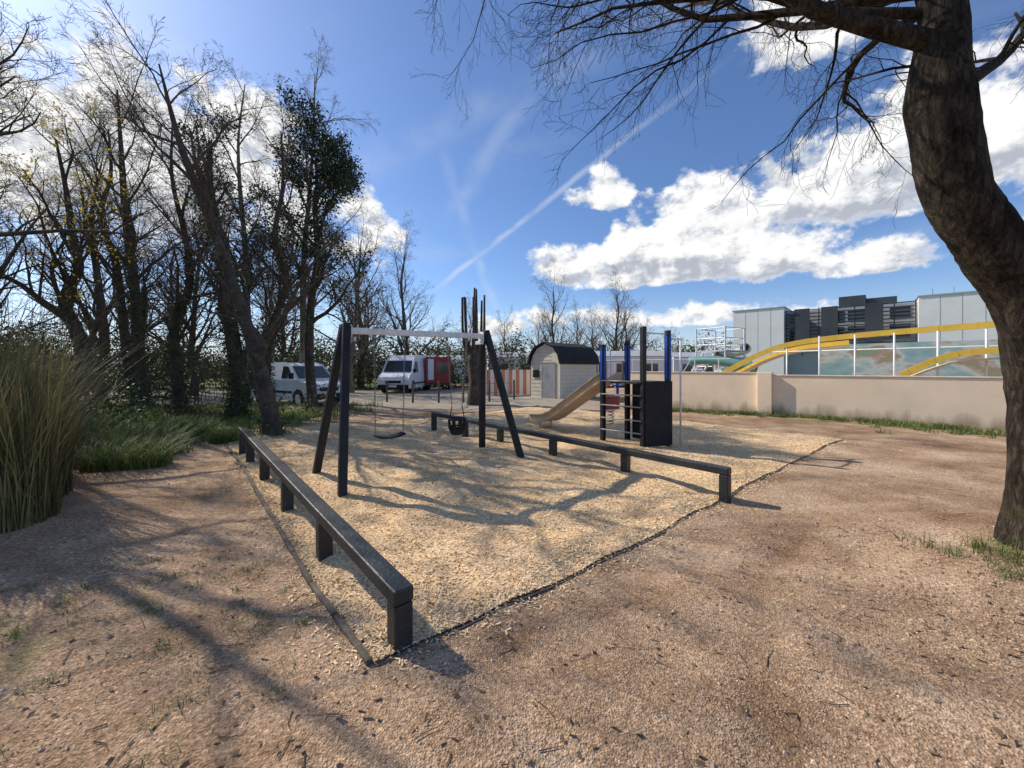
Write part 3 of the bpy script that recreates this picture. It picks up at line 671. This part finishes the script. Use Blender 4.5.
def tree(name,trunk,rad,seed,limbs,c,mat,limb_from=.35,limbL=3.,sides=(8,7,5,3,3),disp=.045,tn=6,extra=None,leaf=None,limb_ang=(.4,1.0),limb_r=(.35,.6),ivy=0):
    rg=random.Random(seed)
    tj=[Vector(p) for p in trunk]
    if len(tj)<6:
        t2=[tj[0]]
        for a,b in zip(tj,tj[1:]): t2+= [a.lerp(b,.5)+Vector((rg.gauss(0,.12),rg.gauss(0,.12),0)),b]
        tj=t2
    P=catm(tj,tn); R=np.interp(np.linspace(0,1,len(P)),np.linspace(0,1,len(rad)),rad); q=MB()
    q.tube(P,list(R),sides[0]*2,disp,rg); out=[]
    for j in range(limbs):
        t=limb_from+(1-limb_from)*(j+.5*rg.random())/max(1,limbs-.5); t=min(t,.999); i=int(t*(len(P)-1)); d0=(P[i+1]-P[i]).normalized()
        az=j*2.4+rg.uniform(-.5,.5); h=Vector((math.cos(az),math.sin(az),0)); an=rg.uniform(*limb_ang)
        d=(d0*math.cos(an)+h*math.sin(an)).normalized()
        grow(rg,out,P[i],d,limbL*(1.15-.45*(t-limb_from)/(1-limb_from))*rg.uniform(.75,1.2),max(.02,R[i]*rg.uniform(*limb_r)),0,c)
    if extra:
        for (p,d,L,r) in extra: grow(rg,out,Vector(p),Vector(d).normalized(),L,r,0,c)
    for lvl,pts,rs in out: q.tube(pts,rs,sides[min(lvl+1,4)])
    e=E(name); q.obj('trunk_and_branches',mat,e,smooth=True)
    def leaves(nm,pts_fn,cnt,size,spr,lm):
        V=[];F=[]
        for i in range(cnt):
            c_=pts_fn()+Vector((rg.gauss(0,1),rg.gauss(0,1),rg.gauss(0,1)))*size*spr
            a=Vector((rg.gauss(0,1),rg.gauss(0,1),rg.gauss(0,1))).normalized(); b=a.cross(Vector((rg.gauss(0,1),rg.gauss(0,1),rg.gauss(0,1)))).normalized(); s=size*rg.uniform(.5,1.3)
            k=len(V); V+= [tuple(c_-a*s),tuple(c_-b*s*.45),tuple(c_+a*s),tuple(c_+b*s*.45)]; F.append((k,k+1,k+2,k+3))
        mesh_obj(nm,V,F,lm,e)
    if leaf:
        lm,cnt,size,lv=leaf[:4]; spr=leaf[4] if len(leaf)>4 else 1.6
        src=[o for o in out if o[0]>=lv]
        leaves('foliage',lambda: rg.choice(rg.choice(src)[1][1:]),cnt,size,spr,lm)
    if ivy:
        n_=int(len(P)*.65); rr_=[R[i] for i in range(len(P))]
        def f():
            i=int(n_*rg.random()**1.2); a=rg.uniform(0,6.28); r=rr_[i]+abs(rg.gauss(0,.07)); return P[i].lerp(P[min(i+1,len(P)-1)],rg.random())+Vector((math.cos(a)*r,math.sin(a)*r,rg.gauss(0,.1)))
        leaves('ivy',f,ivy,.045,.6,m_ivy)
    return e
def dup(e,loc,rz,sc):
    n_=E(e.name.split('.')[0],loc,rz); n_.scale=(sc,sc,sc*rnd.uniform(.9,1.1))
    for ch in e.children:
        o=bpy.data.objects.new(ch.name.split('.')[0],ch.data); COL.objects.link(o); o.parent=n_
    return n_
cn=dict(seg=[9,8,7,5],wig=[.12,.2,.2,.2],trop=[.03,-.01,-.07,-.09],kids=[10,9,6,0],ang=(.4,1.0),rat=.46,max=3,rmin=.0018,rr=.42)
tree('leaning_tree',[(4.55,3.2,-.1),(4.5,3.22,.5),(4.5,3.25,1.3),(4.32,3.25,2.15),(3.98,3.25,2.62),(3.72,3.25,3.05),(3.56,3.25,3.8),(3.62,3.3,4.7),(3.5,3.5,5.8),(3.3,3.6,7.2)],
   [.40,.27,.235,.22,.21,.205,.21,.14,.1,.05],11,7,cn,m_bark,.75,3.0,sides=(16,10,5,3,3),disp=.07,tn=12,
   extra=[((3.55,3.25,4.3),(-1,.1,.6),4.6,.08),((3.6,3.25,4.0),(.35,.1,1),3.5,.10),((3.6,3.3,4.8),(-1,.75,.4),4.6,.05),((3.6,3.3,4.9),(-.55,1,.4),4.4,.05),
          ((3.6,3.3,5.0),(-1,.3,.5),5.6,.055),((3.6,3.3,5.3),(-1,.6,.25),5.8,.05),((3.7,3.25,3.9),(.8,.5,.5),3.2,.06),((3.6,3.4,4.7),(.1,1,.35),3.6,.04),((3.55,3.3,4.6),(-.8,.5,.35),4.0,.045)])
cb=dict(CFG); cb['kids']=[8,7,5,0]
tree('bare_tree',[(-5.5,9.0,-.1),(-5.75,9.05,1.2),(-6.35,9.1,3.1),(-7.1,9.2,5.0),(-7.9,9.3,6.9),(-8.6,9.5,9)],[.22,.155,.125,.1,.07,.02],21,13,cb,m_barkdark,.28,2.8,ivy=700)
tree('bare_tree',[(-5.9,9.7,-.1),(-6.6,9.9,1.5),(-7.3,10,3.2),(-7.6,10.2,5),(-8.6,10.4,8)],[.16,.12,.1,.07,.02],22,9,cb,m_barkdark,.35,2.4)
tree('ivy_clad_tree',[(-8.7,12.3,-.1),(-8.8,12.3,2.5),(-9.2,12.3,5.5),(-9.6,12.4,8.8)],[.26,.2,.16,.06],23,12,dict(CFG,kids=[6,5,3,0]),m_barkdark,.25,1.8,leaf=(m_leafdark,7000,.05,1,3),ivy=5000)
tree('bare_tree',[(-8.0,12.9,-.1),(-8.0,13,3),(-7.9,13,6),(-7.7,13,9.5)],[.18,.13,.09,.02],24,14,cb,m_barkdark,.28,2.6,ivy=2500)
tree('bare_tree',[(-15.2,16,-.1),(-15.4,16,4),(-15.9,16,8.5),(-16.2,16,13)],[.26,.18,.12,.03],25,16,cb,m_barkdark,.25,3.6,ivy=4000)
tree('bare_tree',[(-15.9,16.6,-.1),(-16.6,16.6,4),(-17.5,16.6,8),(-17.6,17,12)],[.22,.15,.1,.03],26,12,cb,m_barkdark,.32,3.2,ivy=2500)
tree('budding_tree',[(-12.6,11.6,-.1),(-12.7,11.6,1.8),(-13.3,11.6,3.6),(-13.2,11.7,5.6),(-13.8,11.8,8.5)],[.26,.19,.14,.09,.03],27,13,cb,m_barkdark,.28,3.3,leaf=(m_yleaf,2600,.05,2),ivy=1500)
tree('bare_tree',[(-10.6,6.8,-.1),(-10.5,6.8,2.5),(-10.1,6.6,5),(-9.6,6.6,8.5)],[.2,.14,.09,.02],28,13,cb,m_barkdark,.28,3.4)
tree('bare_tree',[(-8.6,4.0,-.1),(-8.4,3.9,2.5),(-8,3.7,5),(-7.6,3.6,8)],[.17,.12,.08,.02],29,9,cb,m_barkdark,.45,2.8)
tree('bare_tree',[(-11.4,13.4,-.1),(-11.6,13.4,3),(-11.2,13.4,6),(-11.5,13.2,10)],[.2,.14,.09,.02],41,13,cb,m_barkdark,.25,3.0,ivy=3000)
tree('bare_tree',[(-14.6,10.2,-.1),(-14.4,10.2,3),(-14.6,10.1,6),(-14.1,10,10.5)],[.22,.16,.1,.02],42,14,cb,m_barkdark,.25,3.4,ivy=3500)
tree('pine_tree',[(-7.9,15.5,-.1),(-8.0,15.5,4),(-7.8,15.4,8),(-7.7,15.3,9.8)],[.2,.15,.09,.03],30,22,dict(CFG,kids=[7,5,2,0],trop=[.0,.03,.05,0]),m_barkdark,.3,2.5,leaf=(m_leafdark,24000,.06,1,2.6))
birch=dict(seg=[8,7,6,4],wig=[.1,.15,.18,.15],trop=[.05,-.02,-.12,-.2],kids=[9,7,4,0],ang=(.3,.8),rat=.48,max=3)
tree('birch_tree',[(-10,18.5,-.1),(-9.9,18.5,5),(-9.6,18.5,10),(-9.3,18.4,15.5)],[.2,.14,.09,.02],31,20,birch,m_barkpale,.25,3.4)
tree('birch_tree',[(-12.5,18.5,-.1),(-12.6,18.5,5),(-12.9,18.5,10),(-12.6,18.4,15)],[.2,.14,.09,.02],32,18,birch,m_barkpale,.3,3.2)
T_b=tree('bare_tree',[(0,0,-.1),(.1,0,2.5),(-.2,.1,6),(0,0,10.5)],[.26,.18,.11,.03],33,19,dict(CFG,kids=[8,7,5,0]),m_twig,.2,3.9,limb_ang=(.35,.9))
T_b.location=(-8.2,30,0)
T_c=tree('bare_tree',[(0,0,-.1),(.1,0,3),(.3,.1,6),(.1,0,9)],[.22,.16,.1,.03],34,18,dict(CFG,kids=[8,7,5,0]),m_barkpale,.2,3.6,limb_ang=(.35,.85)); T_c.location=(-10.3,25,0)
for (x_,y_,rz,s) in ((-12,31,1,1.2),(-16,26,2,1.1),(-24,28,4,1.2),(-20,19,.5,1.1),(-28,20,5,1.1),(-20,34,1.4,1.2),(-18,22,3.3,.9),(-23,24,.3,1)): dup(T_b if rnd.random()<.5 else T_c,(x_,y_,0),rz,s)
for (x_,y_,rz,s) in ((5.0,47,1,1.0),(3.5,49,2.2,.8),(12.5,47,2,1.12),(14.5,50,4,.95),(10.5,52,.6,.95),(8.5,52,.6,.9),(-1,52,1.6,.85),(-5.5,50,2.6,.85),(19,55,3.6,.85),(24,60,.9,.8),(-22,13,2.8,.95),(-14,38,3,1)): dup(T_c if rnd.random()<.6 else T_b,(x_,y_,0),rz,s)
rg=random.Random(5); q=MB(); bx_,by_=-1.7,17.2
q.tube([(bx_,by_,-.1),(bx_+.05,by_,1),(bx_,by_,1.9),(bx_,by_,2.5)],[.3,.24,.26,.2],14,.12,rg)
for i in range(9):
    a=i*.8; ox=.48*math.cos(a)*(1 if i<7 else .3); oy=.3*math.sin(a); h=rg.uniform(3.9,5.2)
    q.tube([(bx_,by_,2.0),(bx_+ox*.8,by_+oy,2.6),(bx_+ox,by_+oy,3.3),(bx_+ox*1.1+rg.uniform(-.05,.05),by_+oy,h)],[.13,.09,.06,.045],8,.12,rg)
e=E('pollarded_tree'); q.obj('trunk_and_stubs',m_barkdark,e,smooth=True)

# ------------------------------------------------------------ foliage masses
def mass(name,blobs,per,size,mat):
    Vs=[]
    for (cx,cy,cz,rx,ry,rz) in blobs:
        k=int(per*rx*rz); d=npr.normal(0,1,(k,3)); d/=np.linalg.norm(d,axis=1)[:,None]; r=npr.uniform(.3,1,k)**.5*(1+.28*np.sin(d[:,0]*5+cx)+.25*np.sin(d[:,2]*7+cy)*np.cos(d[:,1]*6))*(1+.12*npr.normal(0,1,k))
        c=np.stack([cx+d[:,0]*r*rx,cy+d[:,1]*r*ry,np.maximum(.05,cz+d[:,2]*r*rz)],1)
        a=npr.normal(0,1,(k,3)); a/=np.linalg.norm(a,axis=1)[:,None]; b=np.cross(a,npr.normal(0,1,(k,3))); b/=np.linalg.norm(b,axis=1)[:,None]
        s=size*npr.uniform(.5,1.4,(k,1)); Vs.append(np.stack([c-a*s,c-b*s*.5,c+a*s,c+b*s*.5],1).reshape(-1,3))
    V=np.concatenate(Vs); return mesh_obj(name,V,np.arange(len(V)).reshape(-1,4),mat)
def thicket(name,spots,per,hh,mat):
    q=MB(); rg=random.Random(9)
    for (cx,cy,rad) in spots:
        for i in range(per):
            a=rg.uniform(0,6.28); r=rad*math.sqrt(rg.random()); p=Vector((cx+r*math.cos(a),cy+r*math.sin(a),0)); d=Vector((rg.gauss(0,.25),rg.gauss(0,.25),1)).normalized(); L=hh*rg.uniform(.5,1.1); pts=[p]
            for k in range(4): d=(d+Vector((rg.gauss(0,.15),rg.gauss(0,.15),0))).normalized(); pts.append(pts[-1]+d*L/4)
            q.tube(pts,[.014,.011,.009,.006,.003],3)
            for k in range(7):
                b_=pts[rg.randint(1,3)].lerp(pts[4],rg.random()*.7); dd_=(d+Vector((rg.gauss(0,.7),rg.gauss(0,.7),rg.gauss(0,.2)))).normalized(); q.tube([b_,b_+dd_*L*.12,b_+dd_*L*.22+Vector((0,0,.05))],[.006,.004,.002],3)
    return q.obj(name,mat)
bl_=[];bs=[]
for i in range(46):
    x_=-46+i*1.05; y_=31+npr.uniform(-2,2)+(0 if x_>-25 else -3); h=npr.uniform(1.3,2.6); (bl_ if npr.rand()<.5 else bs).append((x_,y_,h*.7,npr.uniform(1.2,2),1.2,h))
mass('hedgerow',bl_,330,.10,m_hedge); mass('scrub',bs,330,.09,m_hedgebr)
bl_=[];bs=[]
for i in range(60):
    x_=-60+i*2.1; y_=64+npr.uniform(-4,4); h=npr.uniform(2.,4.); (bl_ if npr.rand()<.45 else bs).append((x_,y_,h*.7,npr.uniform(2,3.4),2,h))
mass('distant_trees',bl_,130,.2,m_hedge); mass('distant_woodland',bs,130,.18,m_hedgebr)
mass('evergreen_shrub',[(-12.5,9.5,.8,1.2,1,1.2),(-10.8,10.6,.6,.9,.8,.9),(-14.5,11,1.3,1.5,1.2,1.8),(-12.2,7.6,1.3,1.2,1,1.7)],1500,.045,m_laurel)
mass('evergreen_shrub',[(-11,8.0,1.0,1.0,.9,1.4),(-9.2,6.0,1.1,.9,.8,1.6)],1700,.045,m_hedge)
mass('laurel_hedge',[(-17,20,1.2,1.8,1.2,1.7),(-20,20.5,1.4,2,1.2,2.0),(-23,19,1.4,2,1.2,2.0),(-26,18,1.5,2,1.2,2.3),(-13.6,22.5,1.1,1.4,1,1.4),(-18,14.5,1.2,1.4,1,1.6)],800,.07,m_laurel)
mass('bramble_scrub',[(-7.0,13.5,.4,1.0,.6,.5),(-9.5,11.3,.3,1,.6,.4),(-18,13,.7,2,1,.9)],1000,.045,m_hedgebr)
thicket('hazel_thicket',[(-11.5,9.4,.8),(-13.5,9,1),(-10,8.6,.6),(-16,13,1.2),(-12.8,15,.9),(-18,16,1.5),(-9.6,7.2,.6),(-14.5,19,1.2),(-19,12,1.2)],26,3.6,m_twig)

# ------------------------------------------------------------ sky / world
AZ=math.radians(-61); EL=math.radians(38)
wld=bpy.data.worlds.new('World'); S.world=wld; wld.use_nodes=True; nt=wld.node_tree; L=nt.links.new
sky=N(nt,'ShaderNodeTexSky'); sky.sky_type='NISHITA'; sky.sun_disc=False; sky.sun_elevation=EL; sky.sun_rotation=AZ; sky.air_density=1.0; sky.dust_density=.6; sky.ozone_density=3.0
BL=[(.36,.225,.30,.06,1.25),(.45,.285,.17,.15,1.45),(.33,.262,.14,.11,1.35),(.15,.245,.13,.085,1.3),(.58,.225,.16,.09,1.2),(.215,.405,.085,.065,.95),
 (.73,.33,.22,.12,1.35),(.82,.36,.2,.16,1.3),(.76,.20,.22,.045,.85),(-.03,.10,.12,.045,.8),(.3,.12,.4,.04,.66),(-.35,.28,.11,.12,.85),(.636,.6,.16,.10,.6),
 (-.75,.34,.35,.24,1.05),(1.1,.35,.3,.2,1)]
def mth(op,a,b=None,c=None,T=nt,clamp=False):
    n_=N(T,'ShaderNodeMath',operation=op); n_.use_clamp=clamp
    for i,v in enumerate((a,b,c)):
        if v is None: continue
        if isinstance(v,(int,float)): n_.inputs[i].default_value=v
        else: T.links.new(v,n_.inputs[i])
    return n_.outputs[0]
mw=mth
tc=N(nt,'ShaderNodeTexCoord'); nvn=N(nt,'ShaderNodeVectorMath',operation='NORMALIZE'); L(tc.outputs['Generated'],nvn.inputs[0]); sx=N(nt,'ShaderNodeSeparateXYZ'); L(nvn.outputs[0],sx.inputs[0])
az=mth('ARCTAN2',sx.outputs[0],sx.outputs[1]); el=mth('ARCSINE',sx.outputs[2]); cur=None; hgt=None
for a0,e0,rx,ry,w in BL:
    dx=mth('MULTIPLY_ADD',az,1/rx,-a0/rx); de=mth('SUBTRACT',el,e0); k_=mth('MULTIPLY_ADD',mth('LESS_THAN',de,0),.8/ry,1/ry); dy=mth('MULTIPLY',de,k_)
    v=mth('MULTIPLY_ADD',mth('MULTIPLY_ADD',dx,dx,mth('MULTIPLY',dy,dy)),-w,w); cur=v if cur is None else mth('SMOOTH_MAX',cur,v,.25)
    hh=mth('MULTIPLY',mth('MAXIMUM',v,0),dy); hgt=hh if hgt is None else mth('ADD',hgt,hh)
cur=mth('MAXIMUM',cur,-.6)
mp=N(nt,'ShaderNodeMapping'); mp.inputs['Scale'].default_value=(1,1,1.35); L(nvn.outputs[0],mp.inputs[0])
def cn_(vec):
    no=N(nt,'ShaderNodeTexNoise'); no.inputs['Scale'].default_value=10; no.inputs['Detail'].default_value=6; no.inputs['Roughness'].default_value=.6; L(vec,no.inputs[0]); return no.outputs[0]
na=cn_(mp.outputs[0]); off=N(nt,'ShaderNodeVectorMath',operation='ADD'); off.inputs[1].default_value=(-.018,.0,.032); L(mp.outputs[0],off.inputs[0]); nb=cn_(off.outputs[0])
dens=mth('SUBTRACT',mth('MULTIPLY_ADD',mth('SUBTRACT',na,.5),3.6,mth('MULTIPLY',cur,.95)),.14)
def mrange(v,a,b,c=0,d=1):
    q_=N(nt,'ShaderNodeMapRange',interpolation_type='SMOOTHSTEP'); L(v,q_.inputs[0]); 
    for i,z in enumerate((a,b,c,d)): q_.inputs[i+1].default_value=z
    return q_.outputs[0]
mask=mrange(dens,0.0,.5)
sh_=mth('MULTIPLY_ADD',mth('SUBTRACT',na,nb),5.5,mth('MULTIPLY',hgt,.75))
lit=mrange(sh_,-.75,.4)
thin=mrange(dens,.1,.6,1,0); ls=mth('MAXIMUM',lit,mth('MULTIPLY',thin,.85))
cc_=N(nt,'ShaderNodeMix',data_type='RGBA'); L(ls,cc_.inputs[0]); cc_.inputs[6].default_value=(3.6,3.9,4.5,1); cc_.inputs[7].default_value=(7.6,7.6,7.6,1)
nn=N(nt,'ShaderNodeTexNoise'); nn.inputs['Scale'].default_value=9; nn.inputs['Detail'].default_value=3; L(nvn.outputs[0],nn.inputs[0])
tot=None
for nv_,w_,e0,e1,a_ in (((.597,.269,-.756),.011,.21,.56,.5),((-.948,.007,-.319),.022,.15,.5,.25),((.792,.3265,-.515),.035,.38,.75,.18),((.30,.42,-.60),.05,.3,.9,.14)):
    dt=N(nt,'ShaderNodeVectorMath',operation='DOT_PRODUCT'); L(nvn.outputs[0],dt.inputs[0]); l_=math.sqrt(sum(z*z for z in nv_)); dt.inputs[1].default_value=tuple(z/l_ for z in nv_)
    ab=mw('ABSOLUTE',mw('ADD',dt.outputs['Value'],mw('MULTIPLY',mw('SUBTRACT',nn.outputs[0],.5),w_*1.4)))
    q_=N(nt,'ShaderNodeMapRange',interpolation_type='SMOOTHSTEP'); L(ab,q_.inputs[0]); q_.inputs[1].default_value=0; q_.inputs[2].default_value=w_; q_.inputs[3].default_value=a_; q_.inputs[4].default_value=0
    v=mw('MULTIPLY',mw('MULTIPLY',q_.outputs[0],mw('MULTIPLY',mrange(el,e0-.05,e0+.04),mrange(el,e1-.2,e1+.1,1,0))),mrange(nn.outputs[0],.35,.6,.2,1))
    v=mw('MULTIPLY',v,mrange(sx.outputs[1],0,.2)); tot=v if tot is None else mw('MAXIMUM',tot,v)
n4=N(nt,'ShaderNodeTexNoise'); n4.inputs['Scale'].default_value=2.2; n4.inputs['Detail'].default_value=4; n4.inputs['Distortion'].default_value=.6; m4=N(nt,'ShaderNodeMapping'); m4.inputs['Scale'].default_value=(1,1,3); m4.inputs['Rotation'].default_value=(0,.6,0); L(nvn.outputs[0],m4.inputs[0]); L(m4.outputs[0],n4.inputs[0])
tot=mw('MAXIMUM',tot,mrange(n4.outputs[0],.5,.8,0,.28))
hz=mrange(el,-.02,.2,.55,0); tot=mw('MAXIMUM',tot,hz)
skc=N(nt,'ShaderNodeMix',data_type='RGBA',blend_type='MULTIPLY'); skc.inputs[0].default_value=1; L(sky.outputs[0],skc.inputs[6]); skc.inputs[7].default_value=(.80,.93,1.14,1)
m1=N(nt,'ShaderNodeMix',data_type='RGBA'); L(tot,m1.inputs[0]); L(skc.outputs[2],m1.inputs[6]); m1.inputs[7].default_value=(5.6,6.1,6.8,1)
m2=N(nt,'ShaderNodeMix',data_type='RGBA'); L(mask,m2.inputs[0]); L(m1.outputs[2],m2.inputs[6]); L(cc_.outputs[2],m2.inputs[7])
bg=nt.nodes['Background']; L(m2.outputs[2],bg.inputs[0]); bg.inputs[1].default_value=.132
try: wld.cycles.sampling_method='MANUAL'; wld.cycles.sample_map_resolution=256
except: pass
sl=bpy.data.lights.new('sun','SUN'); sl.energy=5; sl.angle=math.radians(.5); sl.color=(1,.93,.82); so=bpy.data.objects.new('sun',sl); COL.objects.link(so)
sd_=Vector((math.sin(AZ)*math.cos(EL),math.cos(AZ)*math.cos(EL),math.sin(EL))); so.rotation_euler=(-sd_).to_track_quat('-Z','Y').to_euler(); so.location=(-20,14,20)
# ------------------------------------------------------------ camera
cd=bpy.data.cameras.new('camera'); cd.lens=13.71; cd.sensor_width=36; cd.shift_y=-16/1024; cd.clip_end=3000; cd.clip_start=.05
co=bpy.data.objects.new('camera',cd); COL.objects.link(co); co.location=(0,0,1.6); co.rotation_euler=(math.radians(90),0,0); S.camera=co
